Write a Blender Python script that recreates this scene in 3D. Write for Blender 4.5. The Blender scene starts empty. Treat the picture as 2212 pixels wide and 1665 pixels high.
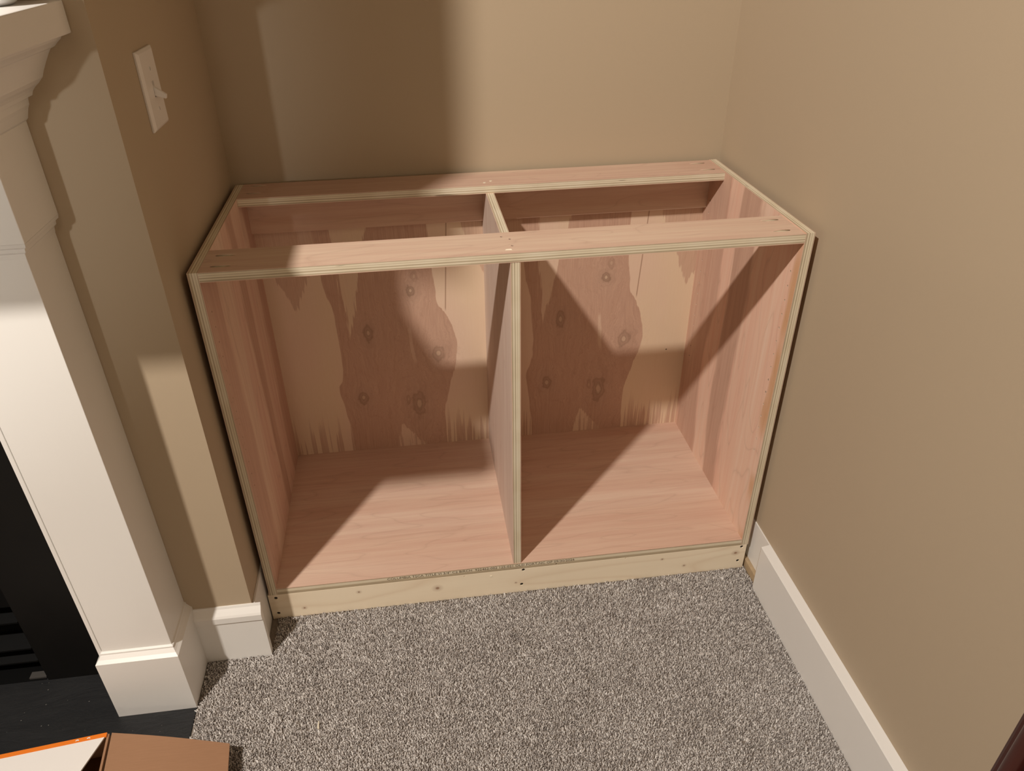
import bpy, bmesh, math, random
import numpy as np
from mathutils import Vector, Matrix

random.seed(7)
rng = np.random.default_rng(11)
scene = bpy.context.scene
col = scene.collection

# ------------------------------------------------------------------ camera
F_PX, PITCH, YAW, ROLL, SHX = 1621.785, 0.562044, 0.119754, 0.017892, -21.96
CAM = Vector((0.3862, -1.2372, 1.3632))
fwd = Vector((math.sin(YAW)*math.cos(PITCH), math.cos(YAW)*math.cos(PITCH), -math.sin(PITCH)))
right = Vector((math.cos(YAW), -math.sin(YAW), 0))
down = fwd.cross(right)
r2 = math.cos(ROLL)*right + math.sin(ROLL)*down
d2 = -math.sin(ROLL)*right + math.cos(ROLL)*down
cd = bpy.data.cameras.new('camera')
cam = bpy.data.objects.new('camera', cd)
col.objects.link(cam)
cam.matrix_world = Matrix(((r2.x, -d2.x, -fwd.x, CAM.x), (r2.y, -d2.y, -fwd.y, CAM.y), (r2.z, -d2.z, -fwd.z, CAM.z), (0, 0, 0, 1)))
cd.sensor_width = 36.0
cd.lens = F_PX*36.0/2212.0
cd.shift_x = -SHX/2212.0
cd.clip_start = 0.02
scene.camera = cam

# ------------------------------------------------------------------ world, exposure
w = bpy.data.worlds.new('world')
scene.world = w
w.use_nodes = True
w.node_tree.nodes['Background'].inputs[0].default_value = (1.0, 0.80, 0.60, 1)
w.node_tree.nodes['Background'].inputs[1].default_value = 0.03
scene.view_settings.view_transform = 'Standard'
scene.view_settings.look = 'None'
scene.view_settings.exposure = -0.07
scene.view_settings.gamma = 1.0
scene.view_settings.use_curve_mapping = False

LAMP_A = (-1.0, -1.68, 3.17)      # recessed ceiling can, left of the camera
LAMP_B = (-0.90, -4.50, 1.32)     # work light on a stand across the room
POWER_A, POWER_B = 73.0, 54.0

# ------------------------------------------------------------------ dimensions (metres, z = 0 at carpet top)
W, H, D, T = 1.1235, 0.8534, 0.497, 0.0183
KICK = 0.0714
S1, S2 = 0.102, 0.103
XD = 0.5545
XL, XR, YB = -0.0120, 1.139, 0.512          # alcove walls
YC = -0.088                                # chimney breast front
CX = -0.95                                 # centre of the fireplace
CEIL = 3.22

# ------------------------------------------------------------------ helpers
def tag(o, label=None, cat=None, group=None, kind=None):
    if label: o['label'] = label
    if cat: o['category'] = cat
    if group: o['group'] = group
    if kind: o['kind'] = kind
    return o

def thing(name, loc, label, cat, group=None):
    o = bpy.data.objects.new(name, None)
    o.empty_display_size = 0.05
    col.objects.link(o)
    o.location = loc
    tag(o, label, cat, group)
    return o

def adopt(o, parent):
    o.parent = parent
    base = parent
    m = Matrix.Identity(4)
    chain = []
    while base is not None:
        chain.append(base); base = base.parent
    for b in reversed(chain):
        m = m @ b.matrix_parent_inverse @ Matrix.Translation(b.location)
    o.matrix_parent_inverse = m.inverted()

class MB:
    """collects geometry in world coordinates and links it as one mesh object"""
    def __init__(self):
        self.v = []; self.f = []; self.m = []
    def poly(self, pts, faces, mi=0):
        b = len(self.v)
        self.v += [tuple(p) for p in pts]
        for f in faces:
            self.f.append([b+i for i in f]); self.m.append(mi)
        return self
    def box(self, x0, x1, y0, y1, z0, z1, mi=(0,)*6):
        # faces: -x +x -y +y -z +z
        p = [(x0,y0,z0),(x1,y0,z0),(x1,y1,z0),(x0,y1,z0),(x0,y0,z1),(x1,y0,z1),(x1,y1,z1),(x0,y1,z1)]
        fs = [(0,4,7,3),(1,2,6,5),(0,1,5,4),(2,3,7,6),(0,3,2,1),(4,5,6,7)]
        b = len(self.v); self.v += p
        for f, k in zip(fs, mi):
            self.f.append([b+i for i in f]); self.m.append(k)
        return self
    def extrude(self, prof, axis, a, b, mi=0):
        """prof: list of 2D points (ccw seen from +axis); axis 'x': (y,z), 'y': (x,z), 'z': (x,y)"""
        def P(q, t):
            return {'x': (t, q[0], q[1]), 'y': (q[0], t, q[1]), 'z': (q[0], q[1], t)}[axis]
        n = len(prof)
        pts = [P(q, a) for q in prof]+[P(q, b) for q in prof]
        fs = [tuple(range(n))[::-1], tuple(range(n, 2*n))]
        for i in range(n):
            j = (i+1) % n
            fs.append((i, j, n+j, n+i))
        return self.poly(pts, fs, mi)
    def cyl(self, p0, p1, r0, r1=None, n=20, mi=0):
        r1 = r0 if r1 is None else r1
        p0, p1 = Vector(p0), Vector(p1)
        d = (p1-p0).normalized()
        u = d.orthogonal().normalized(); v = d.cross(u)
        pts = []
        for c, r in ((p0, r0), (p1, r1)):
            for i in range(n):
                a = 2*math.pi*i/n
                pts.append(c+(u*math.cos(a)+v*math.sin(a))*r)
        fs = [tuple(range(n))[::-1], tuple(range(n, 2*n))]
        fs += [(i, (i+1) % n, n+(i+1) % n, n+i) for i in range(n)]
        return self.poly(pts, fs, mi)
    def lathe(self, prof, c, n=48, mi=0):
        pts = []; fs = []
        for r, z in prof:
            for i in range(n):
                a = 2*math.pi*i/n
                pts.append((c[0]+r*math.cos(a), c[1]+r*math.sin(a), c[2]+z))
        for k in range(len(prof)-1):
            for i in range(n):
                j = (i+1) % n
                fs.append((k*n+i, k*n+j, (k+1)*n+j, (k+1)*n+i))
        fs.append(tuple(range(n))[::-1]); fs.append(tuple(range((len(prof)-1)*n, len(prof)*n)))
        return self.poly(pts, fs, mi)
    def returned(self, prof, xr, xl, yf, yb, fy=1.0):
        """moulding wrapped round front and both ends; prof = (projection, z) from bottom to top"""
        pts = []; fs = []
        for d, z in prof:
            pts += [(xr+d, yb, z), (xr+d, yf-d*fy, z), (xl-d, yf-d*fy, z), (xl-d, yb, z)]
        n = len(prof)
        for k in range(n-1):
            for i in range(3):
                fs.append((k*4+i, (k+1)*4+i, (k+1)*4+i+1, k*4+i+1))
            fs.append((k*4+3, (k+1)*4+3, (k+1)*4, k*4))
        fs.append((0, 1, 2, 3)); fs.append(((n-1)*4+3, (n-1)*4+2, (n-1)*4+1, (n-1)*4))
        return self.poly(pts, fs)
    def build(self, name, mats, parent=None, smooth=False, bevel=0.0, recalc=True):
        me = bpy.data.meshes.new(name)
        me.from_pydata(self.v, [], self.f)
        mats = mats if isinstance(mats, (list, tuple)) else [mats]
        for m in mats: me.materials.append(m)
        me.polygons.foreach_set('material_index', self.m)
        if recalc:
            bm = bmesh.new(); bm.from_mesh(me)
            bmesh.ops.recalc_face_normals(bm, faces=bm.faces)
            if bevel > 0:
                bmesh.ops.bevel(bm, geom=list(bm.edges), offset=bevel, segments=2, affect='EDGES', profile=0.5, clamp_overlap=True)
            bm.to_mesh(me); bm.free()
        if smooth:
            me.polygons.foreach_set('use_smooth', [True]*len(me.polygons))
            me.set_sharp_from_angle(angle=math.radians(35))
        me.update()
        o = bpy.data.objects.new(name, me)
        col.objects.link(o)
        if parent is not None: adopt(o, parent)
        return o

def carve(o, cutter):
    """subtract cutter (an MB) from object o for good"""
    c = cutter.build('cutter', o.data.materials[-1])
    m = o.modifiers.new('carve', 'BOOLEAN'); m.object = c; m.solver = 'EXACT'; m.operation = 'DIFFERENCE'
    bpy.context.view_layer.update()
    dg = bpy.context.evaluated_depsgraph_get()
    me = bpy.data.meshes.new_from_object(o.evaluated_get(dg))
    o.modifiers.clear()
    old = o.data; o.data = me; me.name = old.name
    cm = c.data
    bpy.data.objects.remove(c); bpy.data.meshes.remove(old); bpy.data.meshes.remove(cm)

# ------------------------------------------------------------------ node helper
class NT:
    def __init__(self, name):
        self.mat = bpy.data.materials.new(name)
        self.mat.use_nodes = True
        self.t = self.mat.node_tree
        self.bsdf = self.t.nodes['Principled BSDF']
    def n(self, kind): return self.t.nodes.new(kind)
    def put(self, sock, val):
        if val is None: return
        if isinstance(val, bpy.types.NodeSocket): self.t.links.new(val, sock)
        elif isinstance(val, (tuple, list)) and len(val) == 3 and sock.type == 'RGBA': sock.default_value = (*val, 1)
        else: sock.default_value = val
    def pos(self):
        return self.n('ShaderNodeTexCoord').outputs['Object']
    def sep(self, v):
        s = self.n('ShaderNodeSeparateXYZ'); self.put(s.inputs[0], v); return s.outputs
    def comb(self, x=0.0, y=0.0, z=0.0):
        c = self.n('ShaderNodeCombineXYZ')
        for i, q in enumerate((x, y, z)): self.put(c.inputs[i], q)
        return c.outputs[0]
    def math(self, op, a, b=None, c=None, clamp=False):
        m = self.n('ShaderNodeMath'); m.operation = op; m.use_clamp = clamp
        for i, q in enumerate((a, b, c)): self.put(m.inputs[i], q)
        return m.outputs[0]
    def add(self, a, b): return self.math('ADD', a, b)
    def sub(self, a, b): return self.math('SUBTRACT', a, b)
    def mul(self, a, b): return self.math('MULTIPLY', a, b)
    def scalev(self, v, s):
        m = self.n('ShaderNodeVectorMath'); m.operation = 'MULTIPLY'
        self.put(m.inputs[0], v); m.inputs[1].default_value = s
        return m.outputs[0]
    def noise(self, v, scale, detail=2.0, rough=0.5, dist=0.0):
        m = self.n('ShaderNodeTexNoise')
        self.put(m.inputs['Vector'], v)
        m.inputs['Scale'].default_value = scale; m.inputs['Detail'].default_value = detail
        m.inputs['Roughness'].default_value = rough; m.inputs['Distortion'].default_value = dist
        return m.outputs[0]
    def step(self, x, a, b):
        """smooth 0 -> 1 while x goes a -> b"""
        m = self.n('ShaderNodeMapRange'); m.interpolation_type = 'SMOOTHSTEP'
        self.put(m.inputs[0], x); m.inputs[1].default_value = a; m.inputs[2].default_value = b
        m.inputs[3].default_value = 0.0; m.inputs[4].default_value = 1.0
        return m.outputs[0]
    def ramp(self, x, stops, interp='LINEAR'):
        m = self.n('ShaderNodeValToRGB'); self.put(m.inputs[0], x)
        cr = m.color_ramp; cr.interpolation = interp
        while len(cr.elements) < len(stops): cr.elements.new(0.5)
        for e, (p, c) in zip(cr.elements, stops):
            e.position = p
            e.color = (c, c, c, 1) if isinstance(c, (int, float)) else (*c, 1)
        return m.outputs[0]
    def mix(self, f, a, b, blend='MIX'):
        m = self.n('ShaderNodeMix'); m.data_type = 'RGBA'; m.blend_type = blend
        self.put(m.inputs[0], f); self.put(m.inputs[6], a); self.put(m.inputs[7], b)
        return m.outputs[2]
    def bump(self, h, strength, dist=0.001):
        b = self.n('ShaderNodeBump'); b.inputs['Strength'].default_value = strength; b.inputs['Distance'].default_value = dist
        self.put(b.inputs['Height'], h); self.t.links.new(b.outputs[0], self.bsdf.inputs['Normal'])
    def out(self, color, rough=0.6, spec=0.3, metal=0.0):
        self.put(self.bsdf.inputs['Base Color'], color)
        self.put(self.bsdf.inputs['Roughness'], rough)
        self.bsdf.inputs['Specular IOR Level'].default_value = spec
        self.bsdf.inputs['Metallic'].default_value = metal
        return self.mat

def plain(name, c, rough=0.5, spec=0.3, metal=0.0, var=0.04, scale=6.0, bump=0.0, bscale=300.0):
    n = NT(name); p = n.pos()
    f = n.noise(p, scale, 3.0)
    a = tuple(min(1, q*(1-var)) for q in c); b = tuple(min(1, q*(1+var)) for q in c)
    if bump > 0: n.bump(n.noise(p, bscale, 2.0), bump, 0.0006)
    return n.out(n.mix(f, a, b), rough, spec, metal)

M = {}
M['wall'] = plain('beige_wall_paint', (0.468, 0.374, 0.264), 0.55, 0.25, var=0.02, scale=1.5, bump=0.12, bscale=260)
M['ceiling'] = plain('white_ceiling_paint', (0.78, 0.75, 0.70), 0.8, 0.1)
M['trim'] = plain('white_trim_paint', (0.83, 0.81, 0.775), 0.32, 0.4, var=0.015, bump=0.05, bscale=90)
M['raw_drywall'] = plain('raw_tan_edge', (0.46, 0.34, 0.21), 0.9, 0.1, var=0.25, scale=60)
M['plastic'] = plain('white_switch_plastic', (0.80, 0.765, 0.73), 0.3, 0.45, var=0.01)
M['black_metal'] = plain('black_metal', (0.0035, 0.0035, 0.0035), 0.55, 0.12)
M['black_glass'] = plain('black_glass', (0.004, 0.004, 0.004), 0.08, 0.5)
M['grey_metal'] = plain('grey_metal', (0.14, 0.13, 0.12), 0.4, 0.5, 0.6)
M['slate_face'] = plain('black_slate_face', (0.005, 0.0045, 0.004), 0.55, 0.2, var=0.3, scale=14)
M['screw'] = plain('dark_screw', (0.03, 0.022, 0.016), 0.5, 0.5, 0.7)
M['ink'] = plain('brown_print_ink', (0.09, 0.058, 0.03), 0.8, 0.1, var=0.5, scale=400)
M['orange'] = plain('orange_print', (0.80, 0.20, 0.02), 0.4, 0.35, var=0.05)
M['carton_white'] = plain('white_carton', (0.80, 0.765, 0.73), 0.45, 0.3, var=0.02)
M['ceramic'] = plain('white_ceramic', (0.82, 0.82, 0.83), 0.12, 0.5, var=0.01)
M['chip'] = plain('pale_splinter', (0.85, 0.78, 0.62), 0.7, 0.2)
M['lampshade'] = plain('linen_lampshade', (0.8, 0.72, 0.58), 0.8, 0.1)

def kraft():
    n = NT('kraft_cardboard'); p = n.pos()
    f = n.noise(n.scalev(p, (25.0, 600.0, 300.0)), 1.0, 2.0)
    return n.out(n.mix(f, (0.30, 0.165, 0.093), (0.36, 0.20, 0.115)), 0.75, 0.15)
M['kraft'] = kraft()
M['kraft_dark'] = plain('dark_brown_cardboard', (0.16, 0.075, 0.03), 0.7, 0.15, var=0.2, scale=50)

def mahogany():
    n = NT('dark_mahogany'); p = n.pos()
    f = n.noise(n.scalev(p, (60.0, 60.0, 5.0)), 1.0, 4.0)
    return n.out(n.mix(f, (0.030, 0.0065, 0.005), (0.060, 0.014, 0.010)), 0.28, 0.45)
M['mahogany'] = mahogany()

def slate():
    n = NT('black_slate_hearth'); p = n.pos()
    f = n.noise(n.scalev(p, (3.0, 9.0, 3.0)), 2.0, 6.0, 0.65, 0.6)
    g = n.noise(p, 60.0, 4.0, 0.7)
    n.bump(n.add(n.mul(f, 2.0), n.mul(g, 0.3)), 0.35, 0.004)
    dots = n.step(n.noise(p, 220.0, 0.0), 0.865, 0.885)
    c = n.mix(f, (0.008, 0.0085, 0.010), (0.022, 0.022, 0.022))
    c = n.mix(n.mul(dots, 0.5), c, (0.35, 0.33, 0.30))
    return n.out(c, 0.5, 0.3)
M['slate'] = slate()

SAP = (0.74, 0.56, 0.41)
PINK = (0.70, 0.50, 0.39)
HEART = (0.56, 0.355, 0.265)

def grain_vec(n, p, axis, s_along, s_across):
    s = [s_across]*3; s['xyz'.index(axis)] = s_along
    return n.scalev(p, tuple(s))

def veneer(name, axis, seed=0.0, heart=0.35, a=SAP, b=PINK, c=HEART, across='y', stripes=None, stain=False):
    """birch veneer, grain along axis; stripes: list of (position 0..1 across, weight of heartwood)"""
    n = NT(name); p = n.pos()
    off = n.n('ShaderNodeVectorMath'); off.operation = 'ADD'
    n.put(off.inputs[0], p); off.inputs[1].default_value = (seed*3.1, seed*1.7, seed*2.3)
    q = off.outputs[0]
    warp = n.noise(grain_vec(n, q, axis, 2.2, 9.0), 1.0, 3.0, 0.55)
    broad = n.noise(grain_vec(n, q, axis, 0.8, 11.0), 1.0, 2.0, 0.5, 0.3)
    base = n.mix(n.step(broad, 0.40, 0.60), a, b)
    if stripes:
        s = n.sep(p)['XYZ'.index(across.upper())]
        s = n.add(n.math('DIVIDE', s, 0.5), n.mul(n.sub(warp, 0.5), 0.22))
        jag = n.noise(grain_vec(n, q, axis, 9.0, 260.0), 1.0, 2.0)
        s = n.add(s, n.mul(n.sub(jag, 0.5), 0.02))
        hm = n.ramp(s, stripes)
    else:
        jag = n.noise(grain_vec(n, q, axis, 5.0, 120.0), 1.0, 2.0)
        hm = n.mul(n.step(n.add(n.noise(grain_vec(n, q, axis, 1.1, 7.0), 1.0, 1.0, 0.5, 0.2), n.mul(n.sub(jag, 0.5), 0.06)), 0.60, 0.64), heart)
    base = n.mix(hm, base, c)
    # cathedral figure: contour lines of a slow field
    fld = n.noise(grain_vec(n, q, axis, 1.5, 9.0), 1.0, 2.0, 0.45, 0.2)
    lin = n.math('PINGPONG', n.mul(fld, 26.0), 1.0)
    line = n.math('POWER', n.sub(1.0, lin), 12.0)
    base = n.mix(n.mul(line, 0.24), base, tuple(k*0.72 for k in c))
    fine = n.noise(grain_vec(n, q, axis, 9.0, 420.0), 1.0, 3.0, 0.6)
    base = n.mix(0.16, base, n.ramp(fine, [(0.25, 0.35), (0.75, 0.75)]), 'OVERLAY')
    mid = n.noise(grain_vec(n, q, axis, 3.0, 70.0), 1.0, 3.0, 0.6)
    base = n.mix(0.32, base, n.ramp(mid, [(0.3, 0.36), (0.7, 0.64)]), 'OVERLAY')
    if stain:
        o = n.sep(p)
        m = n.mul(n.sub(1.0, n.step(n.add(o[1], n.mul(n.sub(n.noise(n.scalev(p, (30, 60, 8)), 1.0, 3.0), 0.5), 0.05)), 0.010, 0.034)), n.step(n.noise(n.scalev(p, (1, 1, 5)), 1.0, 1.0), 0.42, 0.55))
        base = n.mix(n.mul(m, 0.65), base, (0.56, 0.30, 0.12))
    n.bump(fine, 0.06, 0.0005)
    return n.out(base, 0.62, 0.22)

def edge_ply(name, axis, origin, run='x'):
    """plywood edge: seven plies across the thickness axis"""
    n = NT(name); p = n.pos()
    o = n.sep(p)['xyz'.index(axis)]
    s = [5.0]*3; s['xyz'.index(axis)] = 260.0
    wob = n.noise(n.scalev(p, tuple(s)), 1.0, 2.0)
    th = n.add(n.math('DIVIDE', n.sub(o, origin), T), n.mul(n.sub(wob, 0.5), 0.10))
    L = (0.76, 0.675, 0.52); Dk = (0.50, 0.41, 0.285); Md = (0.65, 0.56, 0.41)
    st = []
    cols = [PINK, Dk, L, Dk, L, Md, L, Dk, PINK]
    ws = [0.06, 0.16, 0.14, 0.12, 0.14, 0.12, 0.13, 0.08, 0.05]
    x = 0.0
    for c, q in zip(cols, ws):
        st.append((min(x+0.012, 1), c)); x += q; st.append((min(x-0.012, 1), c))
    c = n.ramp(th, st)
    v = n.noise(n.scalev(p, (14.0, 14.0, 14.0)), 1.0, 3.0)
    c = n.mix(0.35, c, n.ramp(v, [(0.3, 0.33), (0.7, 0.66)]), 'OVERLAY')
    # rare dark core voids
    s2 = [9.0]*3; s2['xyz'.index(axis)] = 150.0
    void = n.step(n.noise(n.scalev(p, tuple(s2)), 1.0, 1.0), 0.74, 0.78)
    c = n.mix(n.mul(void, 0.75), c, (0.13, 0.08, 0.045))
    return n.out(c, 0.75, 0.15)

def back_veneer():
    """rotary cut birch back panel: a knotty heartwood figure that repeats every 501 mm"""
    n = NT('knotty_birch_back'); p = n.pos()
    o = n.sep(p)
    x, z = o[0], o[2]
    u0 = n.math('FLOORED_MODULO', x, 0.501)
    jag = n.noise(n.comb(n.mul(x, 170.0), 0.0, n.mul(z, 7.0)), 1.0, 3.0, 0.6)
    wav = n.noise(n.comb(n.mul(x, 14.0), 0.0, n.mul(z, 9.0)), 1.0, 2.0)
    u = n.add(u0, n.add(n.mul(n.sub(jag, 0.5), 0.010), n.mul(n.sub(wav, 0.5), 0.012)))
    uj = n.add(u0, n.add(n.mul(n.sub(jag, 0.5), 0.034), n.mul(n.sub(wav, 0.5), 0.020)))
    zn = n.math('DIVIDE', n.sub(z, 0.08), 0.68)
    def curve(pts):
        m = n.n('ShaderNodeFloatCurve'); n.put(m.inputs['Value'], zn)
        c = m.mapping.curves[0]
        pts = sorted([((b-0.08)/0.68, a) for a, b in pts])
        c.points[0].location = pts[0]; c.points[1].location = pts[-1]
        for q in pts[1:-1]: c.points.new(*q)
        m.mapping.update()
        return m.outputs[0]
    Lb = curve([(0.176, 0.085), (0.175, 0.124), (0.172, 0.187), (0.165, 0.248), (0.162, 0.299), (0.172, 0.325), (0.177, 0.392), (0.175, 0.464), (0.171, 0.527), (0.160, 0.585), (0.150, 0.70), (0.15, 0.759)])
    Rb = curve([(0.438, 0.085), (0.436, 0.151), (0.437, 0.213), (0.447, 0.260), (0.458, 0.298), (0.472, 0.347), (0.480, 0.402), (0.468, 0.454), (0.450, 0.498), (0.433, 0.530), (0.431, 0.564), (0.425, 0.621), (0.420, 0.70), (0.42, 0.759)])
    heart = n.mul(n.step(n.sub(u, Lb), -0.0012, 0.0012), n.step(n.sub(Rb, u), -0.0012, 0.0012))
    def wedge(c0, cz, z0, slope, w0=0.0):
        """1 inside |u - c| < (z - z0) * slope"""
        c = n.add(n.mul(n.sub(z, z0), cz), c0)
        wd = n.add(n.mul(n.sub(z, z0), slope), w0)
        return n.step(n.sub(wd, n.math('ABSOLUTE', n.sub(uj, c))), -0.0012, 0.0016)
    tongue = wedge(0.205, 0.085, 0.440, 0.135)
    vee = wedge(0.086, 0.0, 0.530, 0.44)
    patch = n.mul(wedge(0.316, -0.25, 0.170, -0.50), n.sub(1.0, n.step(z, 0.165, 0.170)))
    stk = n.mul(n.sub(1.0, n.step(n.math('ABSOLUTE', n.sub(u, n.add(0.361, n.mul(n.sub(z, 0.41), -0.08)))), 0.003, 0.0055)), n.mul(n.step(z, 0.35, 0.37), n.sub(1.0, n.step(z, 0.45, 0.47))))
    heart = n.mul(heart, n.sub(1.0, n.mul(tongue, 0.85)))
    heart = n.mul(heart, n.sub(1.0, n.mul(patch, 0.9)))
    heart = n.mul(heart, n.sub(1.0, n.mul(stk, 0.5)))
    heart = n.math('MAXIMUM', heart, n.mul(vee, 0.7))
    # dark streaks rising from the bottom edge of the pale zones
    comb = n.noise(n.comb(n.mul(x, 130.0), 0.0, n.mul(z, 2.5)), 1.0, 2.0)
    low = n.sub(1.0, n.step(z, 0.11, 0.24))
    streak = n.step(n.add(comb, n.mul(low, 0.20)), 0.66, 0.72)
    heart = n.math('MAXIMUM', heart, n.mul(n.mul(streak, low), 0.8))
    crack = n.mul(n.sub(1.0, n.step(n.math('ABSOLUTE', n.sub(u0, n.add(0.453, n.mul(n.sub(z, 0.51), 0.06)))), 0.0009, 0.002)), n.step(z, 0.50, 0.515))
    # knots
    knots = [(0.368, 0.567, 0.011, 0.014, 1.0), (0.252, 0.457, 0.012, 0.020, 0.8), (0.428, 0.382, 0.017, 0.022, 0.75),
             (0.219, 0.263, 0.012, 0.019, 0.8), (0.366, 0.228, 0.017, 0.040, 0.75), (0.338, 0.245, 0.006, 0.014, 0.6), (0.380, 0.605, 0.008, 0.016, 0.45)]
    shift = 0.0; dark = 0.0; pale = 0.0; halo = 0.0; curls = 0.0
    for (ku, kz, rx, rz, st) in knots:
        du = n.sub(u0, ku); dz = n.sub(z, kz)
        wob = n.add(1.0, n.mul(n.sub(n.noise(n.comb(n.mul(x, 75.0), ku*50, n.mul(z, 55.0)), 1.0, 3.0, 0.55), 0.5), 1.35))
        r = n.mul(n.math('SQRT', n.add(n.math('POWER', n.math('DIVIDE', du, rx), 2.0), n.math('POWER', n.math('DIVIDE', dz, rz), 2.0))), wob)
        g = n.math('POWER', 2.718, n.mul(n.math('POWER', n.math('DIVIDE', r, 3.2), 2.0), -1.0))
        shift = n.add(shift, n.mul(n.mul(du, g), 0.75))
        ring = n.ramp(n.math('DIVIDE', r, 3.0), [(0.0, 0.45), (0.07, 0.20), (0.13, 0.95), (0.20, 0.50), (0.29, 0.75), (0.37, 0.26), (0.6, 0.12), (1.0, 0.0)])
        dark = n.math('MAXIMUM', dark, n.mul(ring, st))
        pale = n.math('MAXIMUM', pale, n.mul(n.ramp(r, [(0.0, 0.55), (0.30, 0.45), (0.48, 0.0)]), st))
        halo = n.math('MAXIMUM', halo, n.mul(g, st))
        cl = n.math('POWER', n.sub(1.0, n.math('PINGPONG', n.mul(r, 2.1), 1.0)), 5.0)
        curls = n.math('MAXIMUM', curls, n.mul(n.mul(cl, g), st))
    ug = n.sub(u0, shift)
    f1 = n.noise(n.comb(n.mul(ug, 95.0), n.math('FLOOR', n.math('DIVIDE', x, 0.501)), n.mul(z, 5.0)), 1.0, 4.0, 0.62, 0.3)
    f2 = n.noise(n.comb(n.mul(ug, 420.0), 0.0, n.mul(z, 12.0)), 1.0, 3.0, 0.6)
    cath = n.math('PINGPONG', n.mul(n.noise(n.comb(n.mul(ug, 9.0), 0.0, n.mul(z, 3.2)), 1.0, 2.0, 0.45, 0.25), 24.0), 1.0)
    line = n.math('POWER', n.sub(1.0, cath), 8.0)
    sap = n.mix(n.step(n.noise(n.comb(n.mul(x, 5.0), 0.0, n.mul(z, 1.5)), 1.0, 2.0), 0.4, 0.62), (0.77, 0.60, 0.43), (0.77, 0.575, 0.44))
    hw = n.mix(f1, (0.49, 0.305, 0.215), (0.62, 0.41, 0.31))
    c = n.mix(heart, sap, hw)
    c = n.mix(n.mul(n.mul(line, heart), 0.16), c, (0.40, 0.235, 0.16))
    c = n.mix(n.mul(n.step(f1, 0.52, 0.66), n.mul(heart, 0.30)), c, (0.44, 0.265, 0.185))
    c = n.mix(n.mul(curls, 0.40), c, (0.36, 0.21, 0.14))
    c = n.mix(n.mul(heart, 0.22), c, n.ramp(f2, [(0.3, 0.30), (0.7, 0.70)]), 'OVERLAY')
    c = n.mix(0.10, c, n.ramp(f2, [(0.3, 0.36), (0.7, 0.66)]), 'OVERLAY')
    c = n.mix(n.mul(n.mul(halo, heart), 0.30), c, (0.66, 0.46, 0.35))
    c = n.mix(n.mul(dark, 0.72), c, (0.17, 0.10, 0.06))
    c = n.mix(pale, c, (0.74, 0.56, 0.40))
    c = n.mix(n.mul(crack, 0.6), c, (0.26, 0.13, 0.08))
    nh = n.math('SQRT', n.add(n.math('POWER', n.sub(x, 1.052), 2.0), n.math('POWER', n.sub(z, 0.339), 2.0)))
    c = n.mix(n.sub(1.0, n.step(nh, 0.0014, 0.0026)), c, (0.10, 0.06, 0.04))
    n.bump(f1, 0.06, 0.0006)
    return n.out(c, 0.62, 0.22)

M['back'] = back_veneer()
M['ven_floor'] = veneer('birch_floor_veneer', 'x', 1.0, 0.12, a=(0.70, 0.50, 0.39), b=(0.68, 0.465, 0.355), across='y',
    stripes=[(0.0, 0.16), (0.36, 0.18), (0.375, 0.0), (0.42, 0.0), (0.435, 0.18), (0.70, 0.10), (0.72, 0.28), (1.0, 0.28)])
M['ven_str'] = veneer('birch_stretcher_veneer', 'x', 2.4, 0.12, a=(0.67, 0.485, 0.37), b=(0.63, 0.43, 0.33))
M['ven_str_back'] = veneer('birch_back_stretcher_veneer', 'x', 5.4, 0.35, a=(0.65, 0.475, 0.36), b=(0.61, 0.415, 0.32))
M['ven_nail'] = veneer('birch_nailer_veneer', 'x', 3.3, 0.25, a=(0.68, 0.485, 0.36), b=(0.64, 0.43, 0.32))
M['ven_div'] = veneer('birch_divider_veneer', 'z', 4.2, 0.1, a=(0.70, 0.565, 0.48), b=(0.66, 0.515, 0.435))
M['ven_left'] = veneer('birch_left_side_veneer', 'z', 6.0, across='y',
    stripes=[(0.0, 0.55), (0.19, 0.50), (0.22, 0.05), (0.50, 0.10), (0.53, 0.85), (0.63, 0.80), (0.66, 0.20), (0.82, 0.25), (0.85, 0.9), (1.0, 0.9)], a=(0.74, 0.54, 0.415), b=(0.72, 0.49, 0.38), c=(0.50, 0.305, 0.225))
M['ven_right'] = veneer('birch_right_side_veneer', 'z', 8.0, across='y', stain=True,
    stripes=[(0.0, 0.05), (0.36, 0.10), (0.385, 0.95), (0.55, 0.95), (0.57, 0.0), (0.70, 0.0), (0.72, 0.75), (0.97, 0.75), (1.0, 0.3)], a=(0.84, 0.59, 0.455), b=(0.82, 0.535, 0.41))
EX_L = edge_ply('ply_edge_left', 'x', 0.0)
EX_R = edge_ply('ply_edge_right', 'x', W-T)
EX_D = edge_ply('ply_edge_divider', 'x', XD)
EZ_T = edge_ply('ply_edge_stretcher', 'z', H-T)
def edge_bottom():
    n = NT('ply_edge_bottom'); p = n.pos()
    wob = n.noise(n.scalev(p, (6.0, 1.0, 120.0)), 1.0, 2.0)
    th = n.add(n.math('DIVIDE', n.sub(n.sep(p)[2], KICK), T), n.mul(n.sub(wob, 0.5), 0.06))
    c = n.ramp(th, [(0.0, (0.46, 0.37, 0.25)), (0.40, (0.52, 0.42, 0.29)), (0.43, (0.74, 0.65, 0.49)), (0.82, (0.76, 0.67, 0.51)), (0.86, (0.42, 0.31, 0.20)), (0.93, (0.46, 0.34, 0.22)), (0.96, PINK), (1.0, PINK)])
    v = n.noise(n.scalev(p, (14.0, 14.0, 60.0)), 1.0, 3.0)
    c = n.mix(0.30, c, n.ramp(v, [(0.3, 0.36), (0.7, 0.64)]), 'OVERLAY')
    return n.out(c, 0.75, 0.15)
EZ_B = edge_bottom()

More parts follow.
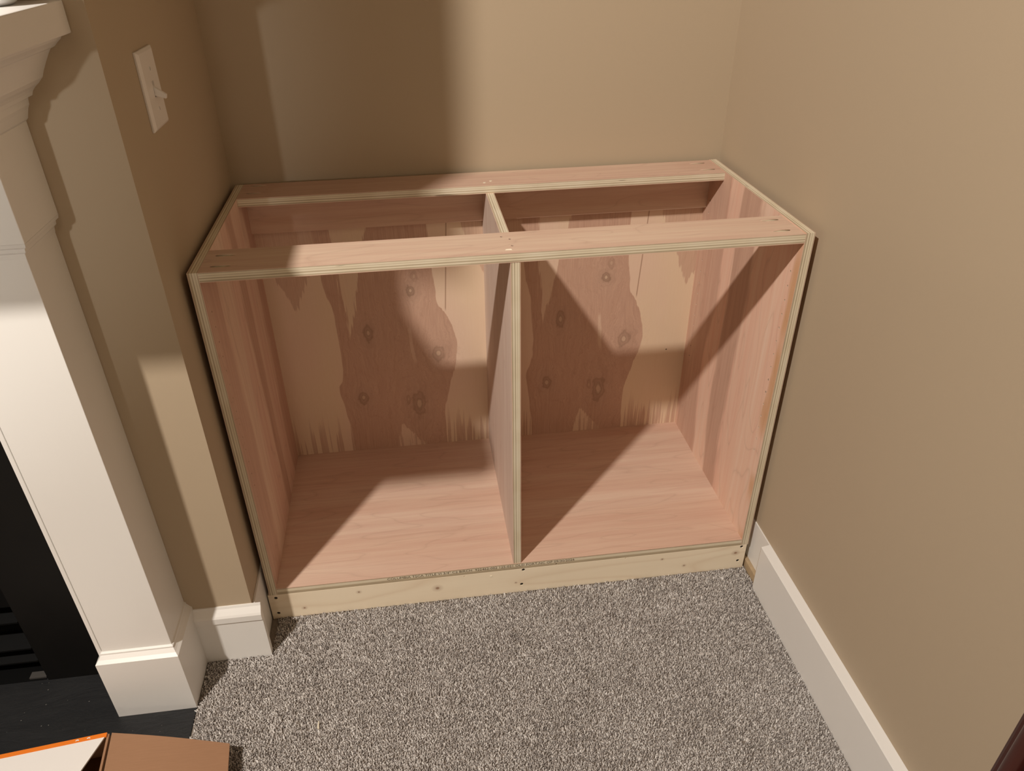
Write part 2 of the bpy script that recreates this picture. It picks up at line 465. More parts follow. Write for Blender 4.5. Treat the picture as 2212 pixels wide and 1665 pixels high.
def pine():
    n = NT('pine_kick_board'); p = n.pos()
    o = n.sep(p)
    f = n.noise(n.scalev(p, (2.0, 30.0, 55.0)), 1.0, 3.0, 0.5, 0.4)
    lin = n.math('POWER', n.sub(1.0, n.math('PINGPONG', n.mul(n.noise(n.scalev(p, (1.4, 10.0, 13.0)), 1.0, 1.5, 0.4, 0.3), 12.0), 1.0)), 4.0)
    c = n.mix(f, (0.88, 0.75, 0.57), (0.93, 0.82, 0.64))
    c = n.mix(n.mul(lin, 0.35), c, (0.70, 0.52, 0.35))
    for kx, kz, r in ((0.376, 0.037, 0.0052), (0.197, 0.052, 0.0028), (0.070, 0.020, 0.0028), (1.096, 0.047, 0.0042), (0.913, 0.052, 0.0022), (0.970, 0.023, 0.0024), (0.56, 0.027, 0.0018)):
        d = n.math('SQRT', n.add(n.math('POWER', n.sub(o[0], kx), 2.0), n.math('POWER', n.mul(n.sub(o[2], kz), 1.2), 2.0)))
        c = n.mix(n.ramp(n.math('DIVIDE', d, r*3), [(0.0, 0.85), (0.22, 0.75), (0.34, 0.30), (1.0, 0.0)]), c, (0.24, 0.10, 0.045))
    return n.out(c, 0.65, 0.2)
M['pine'] = pine()

# ------------------------------------------------------------------ structure: room shell
def struct(o): return tag(o, kind='structure')
struct(MB().box(-4.2, 3.2, -5.2, 0.8, -0.03, -0.007).build('floor', plain('carpet_backing', (0.22, 0.185, 0.155), 0.95, 0.05, var=0.3, scale=200)))
struct(MB().box(-4.2, 3.2, -5.2, 0.8, CEIL, CEIL+0.05).build('ceiling', M['ceiling']))
struct(MB().box(XL-0.02, XR+0.02, YB, YB+0.1, -0.03, CEIL).build('wall_back', M['wall']))
struct(MB().box(XR, XR+0.1, -5.2, YB+0.1, -0.03, CEIL).build('wall_right', M['wall']))
# chimney breast: its right cheek is the left wall of the alcove; opening left for the firebox
OPX0, OPX1, OPZ = 2*CX+0.44, -0.44, 0.72
wl = MB()
wl.box(XL-0.30, XL, YC, YB, -0.03, CEIL)
wl.box(OPX1, XL-0.30, YC, YB, -0.03, CEIL)
wl.box(2*CX-XL, OPX0, YC, YB, -0.03, CEIL)
wl.box(OPX0, OPX1, YC, YB, OPZ, CEIL)
wl.box(OPX0, OPX1, YB-0.05, YB, -0.03, OPZ)
struct(wl.build('wall_left', M['wall'], bevel=0))
struct(MB().box(-4.2, 2*CX-XL, YB, YB+0.1, -0.03, CEIL).build('wall_far_left', M['wall']))

struct(MB().box(-4.3, -4.2, -5.2, YB+0.1, -0.03, CEIL).build('wall_side', M['wall']))
struct(MB().box(-4.3, XR+0.1, -5.3, -5.2, -0.03, CEIL).build('wall_front', M['wall']))

# ------------------------------------------------------------------ baseboards
bp = [(YC, -0.006), (YC-0.0135, -0.006), (YC-0.0135, 0.109), (YC-0.0165, 0.112), (YC-0.0165, 0.127), (YC-0.0140, 0.1315), (YC-0.0085, 0.138), (YC-0.0045, 0.1425), (YC-0.0025, 0.1475), (YC, 0.1475)]
struct(MB().extrude(bp, 'x', -0.1320, 0.0060).build('baseboard_front', M['trim']))
lp = MB().box(XL, XL+0.005, YC, YB, -0.006, 0.143)
struct(lp.build('baseboard_left', M['trim'], bevel=0.0008))
rp = [(XR, -0.006), (XR-0.0205, -0.006), (XR-0.0205, 0.1255), (XR-0.0190, 0.1270), (XR-0.004, 0.1305), (XR, 0.1315)]
rb = MB().extrude([(a, b) for a, b in rp], 'y', -5.0, -0.0660)
rbo = struct(rb.build('baseboard_right', M['trim']))
bk = MB().box(XR-0.003, XR, -0.0665, YB, 0.018, 0.1315).build('backing_strip', M['trim'], rbo)
ed = MB().box(XR-0.012, XR, -0.064, YB, -0.006, 0.017).build('raw_edge_strip', M['raw_drywall'], rbo)
# rough caulk line at the cut end
MB().box(XR-0.0203, XR-0.004, -0.0662, -0.0648, 0.003, 0.1240).build('cut_end', M['raw_drywall'], rbo)

# ------------------------------------------------------------------ the plywood cabinet
cab = thing('base_cabinet', (W/2, D/2, 0.0), 'unfinished birch plywood base cabinet with two open bays in the alcove', 'cabinet')
YI = D-0.003
# face order: -x +x -y +y -z +z   (slot 0 veneer, slot 1 edge)
left = MB().box(0, T, 0, D, KICK, H, (0, 0, 1, 1, 1, 1)).build('side_panel', [M['ven_left'], EX_L], cab)
left['label'] = 'left plywood side panel in shade'
rightp = MB().box(W-T, W, 0, D, KICK, H+0.0012, (0, 0, 1, 1, 1, 1)).build('side_panel', [M['ven_right'], EX_R], cab)
rightp['label'] = 'right plywood side panel with shelf pin holes'
pins = MB()
for k in range(15):
    pins.cyl((W-T-0.005, 0.028, 0.767-0.0308*k), (W-T+0.008, 0.028, 0.767-0.0308*k), 0.0024, n=10)
    pins.cyl((W-T-0.005, 0.457, 0.767-0.0308*k), (W-T+0.008, 0.457, 0.767-0.0308*k), 0.0024, n=10)
carve(rightp, pins)
pins = MB()
for k in range(15):
    pins.cyl((T+0.005, 0.028, 0.767-0.0308*k), (T-0.008, 0.028, 0.767-0.0308*k), 0.0020, n=8)
carve(left, pins)
bottom = MB().box(T, W-T, 0, D, KICK, KICK+T, (1, 1, 1, 1, 0, 0)).build('bottom_panel', [M['ven_floor'], EZ_B], cab)
div = MB().box(XD, XD+T, 0.0008, YI, KICK+T, H-T, (0, 0, 1, 1, 1, 1)).build('divider_panel', [M['ven_div'], EX_D], cab)
back = MB().box(T, W-T, YI, YI+0.0055, KICK+T, H-T).build('back_panel', [M['back']], cab)
nl = MB().box(T, XD, YI-T, YI, 0.744, H-T).build('nailer', [M['ven_nail']], cab)
nr = MB().box(XD+T, W-T, YI-T, YI, 0.744, H-T).build('nailer', [M['ven_nail']], cab)
fs = MB().box(T, W-T, 0, S1, H-T, H, (1, 1, 1, 1, 0, 0)).build('stretcher', [M['ven_str'], EZ_T], cab)
bs = MB().box(T, W-T, D-S2, D, H-T, H, (1, 1, 1, 1, 0, 0)).build('stretcher', [M['ven_str_back'], EZ_T], cab)
kick = MB().box(-0.0045, W-0.0022, 0.0, 0.038, -0.006, KICK).build('kick_board', M['pine'], cab, bevel=0.0012)
MB().box(-0.001, 0.037, 0.038, D-0.01, -0.006, KICK).build('base_rail', M['pine'], cab)
MB().box(W-0.04, W-0.002, 0.038, D-0.01, -0.006, KICK).build('base_rail', M['pine'], cab)
MB().box(XD-0.01, XD+0.028, 0.038, D-0.01, -0.006, KICK).build('base_rail', M['pine'], cab)

def pockets(o, spots):
    c = MB()
    for x, y, s in spots:                       # s = -1: drilled towards the left panel, +1: right panel
        ax = Vector((s*math.cos(math.radians(14)), 0, -math.sin(math.radians(14))))
        p = Vector((x+s*0.012, y, H-0.0045))
        c.cyl(p-ax*0.09, p+ax*0.012, 0.0046, n=16)
    carve(o, c)
pockets(fs, [(0.047, 0.074, -1), (0.047, 0.024, -1), (1.076, 0.081, 1), (1.073, 0.024, 1)])
pockets(bs, [(0.045, 0.428, -1), (0.046, 0.482, -1), (1.073, 0.474, 1), (1.079, 0.422, 1)])

def screw(parent, c, axis, r=0.0042, depth=0.003):
    """countersunk hole with the screw head sitting down inside it"""
    n = 14
    a = Vector(axis)
    s = MB().cyl(Vector(c)+a*depth*0.55, Vector(c)+a*(depth+0.010), r*0.92, r*0.3, n=n)
    o = s.build('screw', M['screw'], parent)
    return o
hk = MB()
kscrews = [(0.0125, 0.0610), (0.0105, 0.0120), (0.578, 0.0665), (0.574, 0.0200), (1.1085, 0.0655), (1.1055, 0.0200)]
for x, z in kscrews:
    hk.cyl((x, -0.004, z), (x, 0.0065, z), 0.0044, 0.0036, n=16)
for x, z in ((0.440, 0.0655), (0.822, 0.0685)):
    hk.cyl((x, -0.004, z), (x, 0.004, z), 0.0018, n=10)
carve(kick, hk)
for x, z in kscrews: screw(kick, (x, 0.0, z), (0, 1, 0))
hb = MB()
for x, z in ((0.656, 0.0745),): hb.cyl((x, -0.004, z), (x, 0.006, z), 0.0022, n=10)
carve(bottom, hb)
hs = MB()
sscr = [(0.563, 0.067), (0.563, 0.034), (0.549, 0.081)]
for x, y in sscr: hs.cyl((x, y, H+0.003), (x, y, H-0.0035), 0.0026, n=12)
carve(fs, hs)
for x, y in sscr: screw(fs, (x, y, H), (0, 0, -1), 0.0024, 0.002)
# pale chip torn out around a screw in the middle of the front stretcher
MB().poly([(0.547, 0.0145, H), (0.560, 0.0140, H), (0.559, 0.0190, H), (0.549, 0.0195, H), (0.550, 0.0160, H+0.0012), (0.558, 0.0165, H+0.0014)],
          [(0, 1, 5, 4), (1, 2, 5), (2, 3, 4, 5), (3, 0, 4), (0, 3, 2, 1)]).build('wood_chip', M['chip'], fs)
for x, y in ((0.554, 0.414), (0.569, 0.424)):
    MB().cyl((x, y, H-0.001), (x, y, H+0.0006), 0.0032, n=12).build('filler_spot', M['chip'], bs)
MB().box(0.4995, 0.5045, -0.0009, 0.001, 0.0555, 0.0590).build('wood_chip', M['chip'], kick, bevel=0.0003)

def text_mesh(body, name, size, loc, width, mat, parent, rot=(math.pi/2, 0, 0)):
    cu = bpy.data.curves.new(name, 'FONT'); cu.body = body; cu.size = size
    cu.extrude = 0.00008; cu.resolution_u = 2
    to = bpy.data.objects.new('text_tmp', cu); col.objects.link(to)
    bpy.context.view_layer.update()
    me = bpy.data.meshes.new_from_object(to.evaluated_get(bpy.context.evaluated_depsgraph_get()))
    bpy.data.objects.remove(to); bpy.data.curves.remove(cu)
    co = np.array([v.co for v in me.vertices])
    sx = width/(co[:, 0].max()-co[:, 0].min())
    me.transform(Matrix.Diagonal((sx, 1, 1, 1)))
    me.transform(Matrix.Translation(loc) @ Matrix.Rotation(rot[2], 4, 'Z') @ Matrix.Rotation(rot[0], 4, 'X'))
    me.name = name; me.materials.clear(); me.materials.append(mat)
    o = bpy.data.objects.new(name, me); col.objects.link(o)
    if parent: adopt(o, parent)
    return o
tx = text_mesh('COLUMBIA TSCA TITLE VI 3/4" C2 BIRCH  922462-002 125-021 OLD FORT,NC OP 09/30/2026', 'printed_lettering', 0.0092, (0.264, -0.0001, 0.0796), 0.434, M['ink'], bottom)
tx['label'] = 'brown ink-jet lettering printed along the plywood edge'

# ------------------------------------------------------------------ fireplace mantel (right half in view)
man = thing('fireplace_mantel', (CX, YC, 0.0), 'white painted wooden fireplace mantel with panelled pilaster at the left edge', 'mantel')
mir = lambda x: 2*CX-x
def both(fn):
    fn(1); fn(-1)
SHX1, SHY = -0.0378, -0.420
MB().box(mir(SHX1), SHX1, SHY, YC, 1.2375, 1.2770).build('shelf', M['trim'], man, bevel=0.002)
crown = [(0.000, 1.1300), (0.003, 1.1330), (0.0075, 1.1455), (0.0105, 1.1510), (0.0120, 1.1600), (0.0185, 1.1625), (0.0210, 1.1680), (0.0255, 1.1730), (0.0320, 1.1780), (0.0390, 1.1850), (0.0430, 1.1930), (0.0490, 1.2030), (0.0560, 1.2140), (0.0600, 1.2195), (0.0665, 1.2225), (0.0700, 1.2260), (0.0770, 1.2315), (0.0800, 1.2375)]
MB().returned(crown, -0.1304, mir(-0.1304), -0.2103, YC, 2.2).build('crown_moulding', M['trim'], man)
MB().box(mir(-0.1304), -0.1304, -0.2103, YC, 0.9966, 1.1300).build('frieze_board', M['trim'], man, bevel=0.001)
# the frieze stands on two pilasters; between them a lintel
MB().box(mir(-0.282), -0.282, -0.190, YC, 0.780, 0.9966).build('lintel_board', M['trim'], man, bevel=0.001)
for s in (1, -1):
    a, b = (-0.1430, -0.2720) if s == 1 else (mir(-0.2720), mir(-0.1430))
    cap = [(0.0, 0.9700), (0.0010, 0.9780), (0.0050, 0.9817), (0.0060, 0.9873), (0.0110, 0.9912), (0.0126, 0.9968)]
    MB().returned(cap, a, b, -0.1945, YC, 1.25).build('capital_moulding', M['trim'], man, smooth=True)
    MB().box(b, a, -0.1945, YC, 0.165, 0.9705).build('pilaster_shaft', M['trim'], man, bevel=0.0008)
    pl = [(0.0120, -0.006), (0.0120, 0.1550), (0.0075, 0.1600), (0.0030, 0.1665), (0.0030, 0.1700), (0.0, 0.1720)]
    MB().returned(pl, a, b, -0.1945, YC, 1.46).build('plinth_block', M['trim'], man)
    i0, i1 = (-0.2815, -0.2732) if s == 1 else (mir(-0.2732), mir(-0.2815))
    MB().box(i0, i1, -0.1938, YC, 0.150, 0.9705).build('inner_bead', M['trim'], man, bevel=0.0012)

# black slate surround and fireplace insert
sur = thing('fireplace_surround', (CX, YC, -0.005), 'black slate slab facing around the firebox beside the white pilaster', 'fireplace')
MB().box(-0.460, -0.2822, -0.1000, YC-0.001, -0.005, 0.779).build('slab', M['slate_face'], sur)
MB().box(mir(-0.2822), mir(-0.460), -0.1000, YC-0.001, -0.005, 0.779).build('slab', M['slate_face'], sur)
MB().box(mir(-0.460), -0.460, -0.1000, YC-0.001, 0.70, 0.779).build('slab', M['slate_face'], sur)
ins = thing('fireplace_insert', (CX, -0.06, -0.005), 'black metal gas fireplace insert with lower louvres at the left edge', 'fireplace')
fr = MB().box(mir(-0.462), -0.462, -0.070, 0.30, 0.0, 0.697)
MB().box(mir(-0.462), -0.462, -0.074, 0.30, 0.195, 0.697).build('firebox', M['black_metal'], ins)
MB().box(mir(-0.52), -0.52, -0.082, -0.074, 0.24, 0.66).build('glass_pane', M['black_glass'], ins)
MB().box(mir(-0.462), -0.462, -0.030, 0.30, -0.004, 0.195).build('control_bay', M['black_metal'], ins)
for z in (0.030, 0.070, 0.150):
    MB().extrude([(-0.078, z), (-0.040, z+0.012), (-0.040, z+0.015), (-0.078, z+0.004)], 'x', mir(-0.478), -0.478).build('louvre', M['black_metal'], ins)
MB().box(mir(-0.4645), -0.4645, -0.0985, -0.030, -0.0065, -0.0035).build('base_pan', M['black_metal'], ins)
MB().box(-0.500, -0.4655, -0.094, -0.078, -0.0035, 0.000).build('sill_plate', M['grey_metal'], ins)
MB().box(-0.95, -0.492, -0.0415, -0.030, 0.135, 0.160).build('rating_plate', plain('grey_rating_plate', (0.10, 0.095, 0.075), 0.6, 0.2), ins)
# hearth
tag(MB().box(mir(-0.131), -0.131, -0.60, YC-0.002, -0.0300, -0.0045).build('hearth_slab', M['slate'], bevel=0.001),
    'flat black slate hearth slab beside the carpet', 'hearth')

# white ceramic bowl on the mantel shelf
vs = MB().lathe([(0.030, 0.0), (0.038, 0.0005), (0.043, 0.004), (0.049, 0.015), (0.054, 0.035), (0.056, 0.060), (0.057, 0.085), (0.054, 0.085), (0.052, 0.05), (0.044, 0.02), (0.015, 0.010)], (-0.1125, -0.1500, 1.2772))
tag(vs.build('ceramic_bowl', M['ceramic'], smooth=True), 'white ceramic bowl standing on the mantel shelf', 'bowl')

# television above the mantel (out of frame, shades the alcove's back wall)
tv = thing('television', (-0.89, -0.42, 1.72), 'large black flat television on a swing-out bracket above the mantel', 'television')
MB().box(-1.62, -0.146, -0.455, -0.420, 1.72, 2.56).build('bezel', M['black_metal'], tv, bevel=0.003)
MB().box(-1.608, -0.158, -0.4565, -0.454, 1.735, 2.548).build('screen', M['black_glass'], tv)
MB().box(-1.05, -0.75, YC-0.022, YC-0.002, 1.95, 2.35).box(-0.93, -0.87, -0.420, YC-0.020, 2.10, 2.20).build('wall_bracket', M['black_metal'], tv)

# ------------------------------------------------------------------ light switch on the alcove's left wall
sw = thing('light_switch', (XL, 0.0957, 1.134), 'white toggle light switch with plate on the left alcove wall', 'light switch')
y0, y1, z0, z1 = 0.0518, 0.1395, 1.0735, 1.1922
def plate():
    b = 0.007
    x0, x1 = XL, XL+0.0065
    outer = [(y0, z0), (y1, z0), (y1, z1), (y0, z1)]
    inner = [(y0+b, z0+b*0.6), (y1-b, z0+b*0.6), (y1-b, z1-b*0.6), (y0+b, z1-b*0.6)]
    pts = [(x0, *q) for q in outer]+[(x0+0.0035, *q) for q in outer]+[(x1, *q) for q in inner]
    fs = [(3, 2, 1, 0), (8, 9, 10, 11)]
    for i in range(4):
        j = (i+1) % 4
        fs += [(i, j, 4+j, 4+i), (4+i, 4+j, 8+j, 8+i)]
    return MB().poly(pts, fs).build('cover_plate', M['plastic'], sw, bevel=0.0008)
pl = plate()
yc, zc = (y0+y1)/2, (z0+z1)/2
slot = MB().box(XL+0.002, XL+0.010, yc-0.0052, yc+0.0052, zc-0.0120, zc+0.0120)
carve(pl, slot)
tg = MB().poly([(XL+0.002, yc-0.0046, zc-0.009), (XL+0.002, yc+0.0046, zc-0.009), (XL+0.002, yc+0.0046, zc+0.007), (XL+0.002, yc-0.0046, zc+0.007),
                (XL+0.022, yc-0.0036, zc-0.0155), (XL+0.022, yc+0.0036, zc-0.0155), (XL+0.0235, yc+0.0036, zc-0.0090), (XL+0.0235, yc-0.0036, zc-0.0090)],
               [(0, 1, 2, 3), (4, 5, 6, 7), (0, 1, 5, 4), (1, 2, 6, 5), (2, 3, 7, 6), (3, 0, 4, 7)])
tg.build('toggle', M['plastic'], sw, bevel=0.001)
for zz in (zc-0.030, zc+0.030):
    s = MB().cyl((XL+0.0060, yc, zz), (XL+0.0076, yc, zz), 0.0034, 0.0028, n=14).build('screw', M['plastic'], sw)
    MB().box(XL+0.0072, XL+0.0078, yc-0.0004, yc+0.0004, zz-0.0024, zz+0.0024).build('screw_slot', M['screw'], s)

# ------------------------------------------------------------------ open carton at the lower left
box = thing('cardboard_box', (-0.44, -0.43, -0.004), 'open low cardboard box with orange and white lid and brown flap', 'box')
A = math.radians(6.0)
def R2(x, y, z):                        # box frame: origin at far right corner, x to the left negative, y away
    ca, sa = math.cos(A), math.sin(A)
    return (-0.262+ca*x-sa*y, -0.292+sa*x+ca*y, z)
def hexa(name, mat, x0, x1, ya, yb, za, zb, parent=box, warp=None, bevel=0.0):
    pts = [(x0, ya, za), (x1, ya, za), (x1, yb, za), (x0, yb, za), (x0, ya, zb), (x1, ya, zb), (x1, yb, zb), (x0, yb, zb)]
    if warp: pts = [warp(*q) for q in pts]
    return MB().poly([R2(*q) for q in pts], [(0, 3, 2, 1), (4, 5, 6, 7), (0, 1, 5, 4), (1, 2, 6, 5), (2, 3, 7, 6), (3, 0, 4, 7)]).build(name, mat, parent, bevel=bevel)
BH = 0.056
hexa('side_wall', M['kraft'], -0.44, 0.0, -0.004, 0.0, -0.004, BH)
hexa('side_wall', M['kraft'], -0.44, 0.0, -0.264, -0.260, -0.004, BH)
hexa('side_wall', M['kraft'], -0.004, 0.0, -0.260, -0.004, -0.004, BH)
hexa('side_wall', M['kraft'], -0.44, -0.436, -0.260, -0.004, -0.004, BH)
hexa('base', M['kraft_dark'], -0.436, -0.004, -0.260, -0.004, -0.004, -0.001)
# white lid panel hinged on the left; its right edge runs back at a slant
lid = MB().poly([R2(*q) for q in [(-0.44, 0.0, BH), (-0.003, 0.0, BH), (-0.052, -0.105, BH+0.001), (-0.10, -0.25, BH+0.002), (-0.44, -0.262, BH),
                                   (-0.44, 0.0, BH+0.003), (-0.003, 0.0, BH+0.003), (-0.052, -0.105, BH+0.004), (-0.10, -0.25, BH+0.005), (-0.44, -0.262, BH+0.003)]],
                [(4, 3, 2, 1, 0), (5, 6, 7, 8, 9), (0, 1, 6, 5), (1, 2, 7, 6), (2, 3, 8, 7), (3, 4, 9, 8), (4, 0, 5, 9)]).build('lid', M['carton_white'], box)
ob = hexa('orange_band', M['orange'], -0.441, -0.0035, -0.0075, 0.0012, BH+0.0005, BH+0.0036, lid)
for x0, x1 in ((-0.062, -0.048), (-0.040, -0.030)):
    n = 10
    pts = []
    for i in range(n+1):
        t = math.pi*(0.1+0.8*i/n)
        cx, cy = (x0+x1)/2, -0.0050
        for r in (0.0016, 0.0038):
            pts.append(R2(cx+r*math.cos(t)*0.9, cy+r*math.sin(t), BH+0.0038))
    MB().poly(pts, [(2*i, 2*i+1, 2*i+3, 2*i+2) for i in range(n)]).build('print_mark', M['carton_white'], ob)
# brown end flap folded out to the right, sagging a little
nseg = 6
fl = MB(); top = []; bot = []
for i in range(nseg+1):
    s = i/nseg
    x, y, z = 0.001+0.226*s, -0.002-0.0705*s, BH-0.004-0.010*s
    top.append(((-0.262+x), (-0.290+y*1.0+0.0225*s), z))
def flap_pt(s, v, dz):
    fx = -0.2595+0.2235*s; fy = -0.2885-0.0455*s
    return (fx+v*0.030, fy-v*0.262, BH-0.003-0.012*s+0.004*math.sin(math.pi*s)+dz)
pts = []
for i in range(nseg+1):
    for v in (0, 1):
        pts.append(flap_pt(i/nseg, v, 0.0))
        pts.append(flap_pt(i/nseg, v, -0.003))
fsx = []
for i in range(nseg):
    a = i*4; b = a+4
    fsx += [(a, b, b+2, a+2), (a+1, a+3, b+3, b+1), (a, a+1, b+1, b), (a+2, b+2, b+3, a+3)]
fsx += [(0, 2, 3, 1), (nseg*4, nseg*4+1, nseg*4+3, nseg*4+2)]
MB().poly(pts, fsx).build('end_flap', M['kraft'], box)
# tucked inner flap curling in the opening
cur = MB(); pts = []; nn = 10
for i in range(nn+1):
    a = math.pi*0.55*i/nn
    for v in (0, 1):
        pts.append(R2(-0.012-0.055*math.sin(a), -0.088-v*0.15-0.010*math.sin(a), BH-0.022+0.022*math.sin(a)-0.02*(1-math.cos(a))))
cur.poly(pts, [(2*i, 2*i+1, 2*i+3, 2*i+2) for i in range(nn)])
io = cur.build('inner_flap', M['kraft_dark'], box)
sm = io.modifiers.new('thickness', 'SOLIDIFY'); sm.thickness = 0.002

# ------------------------------------------------------------------ dark wooden furniture at the lower right
sb = thing('mahogany_sideboard', (0.99, -1.5, 0.0), 'dark mahogany sideboard corner at the lower right against the wall', 'sideboard')
fx, fy = 0.840, -0.9222
MB().box(fx, XR-0.024, -2.10, fy, 0.03, 1.00).build('carcass', M['mahogany'], sb, bevel=0.004)
MB().cyl((fx-0.0015, fy-0.0165, 0.03), (fx-0.0015, fy-0.0165, 1.0), 0.0075, n=20).build('corner_bead', M['mahogany'], sb, smooth=True)
MB().box(fx-0.012, XR-0.022, -2.11, fy+0.004, 1.00, 1.025).build('top_board', M['mahogany'], sb, bevel=0.003)
for k in range(2):
    ya = -2.07+k*0.555
    dd = MB().box(fx-0.010, fx, ya, ya+0.545, 0.10, 0.97).build('door', M['mahogany'], sb, bevel=0.003)
    MB().cyl((fx-0.030, ya+(0.50 if k == 0 else 0.045), 0.6), (fx-0.010, ya+(0.50 if k == 0 else 0.045), 0.6), 0.012, 0.008).build('knob', M['grey_metal'], dd)
MB().box(fx+0.01, XR-0.03, -2.08, fy-0.02, -0.006, 0.03).build('plinth', M['mahogany'], sb)

# ------------------------------------------------------------------ splinter on the carpet
tag(MB().poly([(0.1185, -0.2995, 0.0015), (0.1225, -0.3000, 0.0015), (0.1215, -0.2830, 0.0020), (0.1195, -0.2828, 0.0020), (0.1190, -0.2990, 0.0036), (0.1220, -0.2990, 0.0036), (0.1212, -0.2835, 0.0034), (0.1198, -0.2835, 0.0034)],
    [(3, 2, 1, 0), (4, 5, 6, 7), (0, 1, 5, 4), (1, 2, 6, 5), (2, 3, 7, 6), (3, 0, 4, 7)]).build('wood_splinter', M['chip']),
    'pale wood splinter lying on the carpet', 'splinter')

# ------------------------------------------------------------------ carpet pile
def carpet():
    x0, x1, ya, yb = -0.15, XR-0.012, -1.05, 0.02
    sp = 0.0031
    xs = np.arange(x0, x1, sp); ys = np.arange(ya, yb, sp)
    X, Y = np.meshgrid(xs, ys); X = X.ravel(); Y = Y.ravel()
    X = X+rng.uniform(-.5, .5, X.size)*sp*1.1; Y = Y+rng.uniform(-.5, .5, Y.size)*sp*1.1
    edge = -0.131+0.004*np.sin(Y*90)+0.003*np.sin(Y*230+1)
    keep = (X > edge) | (Y < -0.602)
    keep &= ~((Y > -0.002) & (X > -0.006))                       # under the cabinet
    keep &= ~((Y > YC-0.0145) & (X < 0.0075))                    # under the chimney breast and its baseboard
    keep &= ~((X > XR-0.022) & (Y < -0.064))
    keep &= ~((Y < fy+0.01) & (X > fx))
    keep &= ~((X < -0.1290) & (Y > -0.220))
    keep &= ~((X < -0.1305) & (Y > -0.602))
    X = X[keep]; Y = Y[keep]; N = X.size
    h = rng.uniform(0.0048, 0.0072, N)
    a = rng.uniform(0, 2*np.pi, N)
    lean = rng.uniform(0.0008, 0.0046, N); la = rng.uniform(0, 2*np.pi, N)
    r = rng.uniform(0.0015, 0.0023, N)
    zb = -0.007
    V = np.zeros((N, 7, 3))
    for k in range(3):
        t = a+2*np.pi*k/3
        V[:, k, 0] = X+r*np.cos(t); V[:, k, 1] = Y+r*np.sin(t); V[:, k, 2] = zb
        V[:, 3+k, 0] = X+0.9*r*np.cos(t+0.6)+0.45*lean*np.cos(la); V[:, 3+k, 1] = Y+0.9*r*np.sin(t+0.6)+0.45*lean*np.sin(la); V[:, 3+k, 2] = zb+h*0.7
    V[:, 6, 0] = X+lean*np.cos(la); V[:, 6, 1] = Y+lean*np.sin(la); V[:, 6, 2] = zb+h
    tri = np.array([(0, 1, 4), (0, 4, 3), (1, 2, 5), (1, 5, 4), (2, 0, 3), (2, 3, 5), (3, 4, 6), (4, 5, 6), (5, 3, 6)])
    Fi = (tri[None]+7*np.arange(N)[:, None, None]).reshape(-1, 3)
    me = bpy.data.meshes.new('carpet_pile')
    nf = len(Fi)
    me.vertices.add(N*7); me.vertices.foreach_set('co', V.reshape(-1))
    me.loops.add(nf*3); me.loops.foreach_set('vertex_index', Fi.reshape(-1).astype(np.int32))
    me.polygons.add(nf); me.polygons.foreach_set('loop_start', np.arange(0, nf*3, 3, dtype=np.int32))
    me.update(calc_edges=True)
    at = me.attributes.new('yarn', 'FLOAT', 'POINT')
    val = np.repeat(rng.random(N), 7)
    at.data.foreach_set('value', val.astype(np.float32))
    n = NT('taupe_carpet_yarn')
    an = n.n('ShaderNodeAttribute'); an.attribute_name = 'yarn'
    c = n.ramp(an.outputs['Fac'], [(0.0, (0.28, 0.25, 0.232)), (0.35, (0.46, 0.418, 0.388)), (0.65, (0.59, 0.55, 0.515)), (1.0, (0.86, 0.825, 0.79))])
    big = n.noise(n.pos(), 7.0, 3.0)
    c = n.mix(0.35, c, n.ramp(big, [(0.35, 0.40), (0.65, 0.60)]), 'OVERLAY')
    me.materials.append(n.out(c, 0.9, 0.08))
    o = bpy.data.objects.new('carpet_pile', me); col.objects.link(o)
    tag(o, 'taupe cut pile carpet covering the floor', 'carpet', kind='stuff')
carpet()

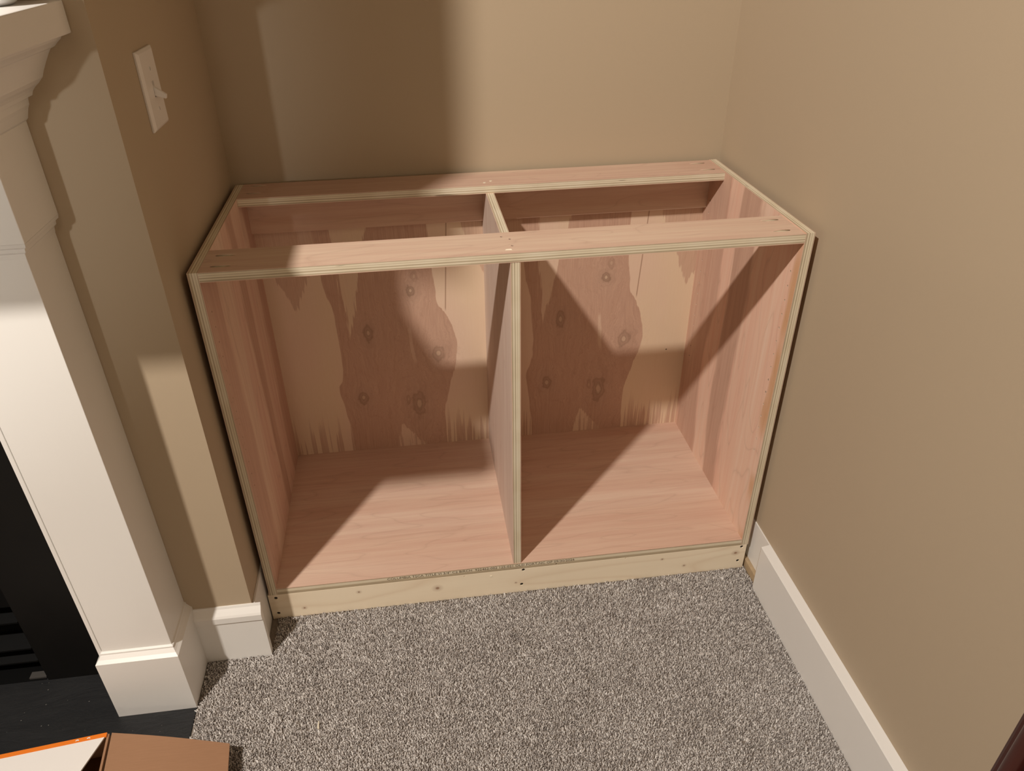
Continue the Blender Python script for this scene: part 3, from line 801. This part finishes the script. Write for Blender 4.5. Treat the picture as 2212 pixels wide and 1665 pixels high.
# ------------------------------------------------------------------ lamps of the room and an added fill globe (above and behind the frame)
def can(loc, name, label, power=None, size=math.radians(150)):
    t = thing(name, (loc[0], loc[1], CEIL), label, 'light')
    ring = [(0.065, -0.004), (0.085, -0.004), (0.088, 0.0), (0.062, 0.0)]
    MB().lathe([(0.062, -0.001), (0.064, -0.006), (0.086, -0.005), (0.090, -0.0005)], (loc[0], loc[1], CEIL), n=40).build('trim_ring', M['ceiling'], t)
    ld = bpy.data.lights.new(name+'_beam', 'SPOT')
    ld.energy = power; ld.spot_size = size; ld.spot_blend = 0.35; ld.shadow_soft_size = 0.055
    ld.color = (1.0, 0.92, 0.83)
    lo = bpy.data.objects.new(name+'_beam', ld); col.objects.link(lo)
    lo.location = loc
    return t
can(LAMP_A, 'recessed_light', 'recessed ceiling downlight in front of the fireplace', POWER_A*6)

wk = thing('work_light', (LAMP_B[0], LAMP_B[1], 0.0), 'small work light on a tripod stand behind the viewer', 'lamp')
bx_, by_, bz_ = LAMP_B
MB().cyl((bx_, by_, 0.35), (bx_, by_, bz_-0.06), 0.012).build('pole', M['grey_metal'], wk)
for k in range(3):
    a = 2*math.pi*k/3+0.5
    MB().cyl((bx_, by_, 0.42), (bx_+0.38*math.cos(a), by_+0.38*math.sin(a), 0.0), 0.009).build('leg', M['grey_metal'], wk)
MB().box(bx_-0.06, bx_+0.06, by_-0.085, by_-0.045, bz_-0.05, bz_+0.05).build('housing', M['black_metal'], wk, bevel=0.006)
lb = bpy.data.lights.new('work_light_bulb', 'SPOT'); lb.energy = POWER_B*4; lb.shadow_soft_size = 0.05; lb.color = (1.0, 1.0, 0.96)
lb.spot_size = math.radians(19); lb.spot_blend = 1.0
lbo = bpy.data.objects.new('work_light_bulb', lb); col.objects.link(lbo); lbo.location = LAMP_B
lbo.rotation_euler = (math.radians(88), 0, math.radians(-4.5))

# added fill light, shaped as a globe floor lamp: lifts the cabinet interior
GL = (-0.15, -3.60, 1.50)
gl = thing('fill_globe_lamp', (GL[0], GL[1], 0.0), 'added fill light shaped as a globe floor lamp behind the viewer', 'lamp')
MB().lathe([(0.14, -0.006), (0.14, 0.010), (0.02, 0.018)], (GL[0], GL[1], 0.0), n=40).build('base', M['grey_metal'], gl)
MB().cyl((GL[0], GL[1], 0.01), (GL[0], GL[1], GL[2]-0.15), 0.011).build('pole', M['grey_metal'], gl)
gm = NT('fill_globe_emission')
gm.bsdf.inputs['Emission Color'].default_value = (1.0, 0.88, 0.72, 1)
gm.bsdf.inputs['Emission Strength'].default_value = 20.0
gm.out((0.9, 0.86, 0.8), 0.3, 0.3)
prof = [(max(0.004, 0.16*math.sin(math.pi*i/16)), -0.16*math.cos(math.pi*i/16)) for i in range(17)]
MB().lathe(prof, GL, n=32).build('globe', gm.mat, gl, smooth=True)
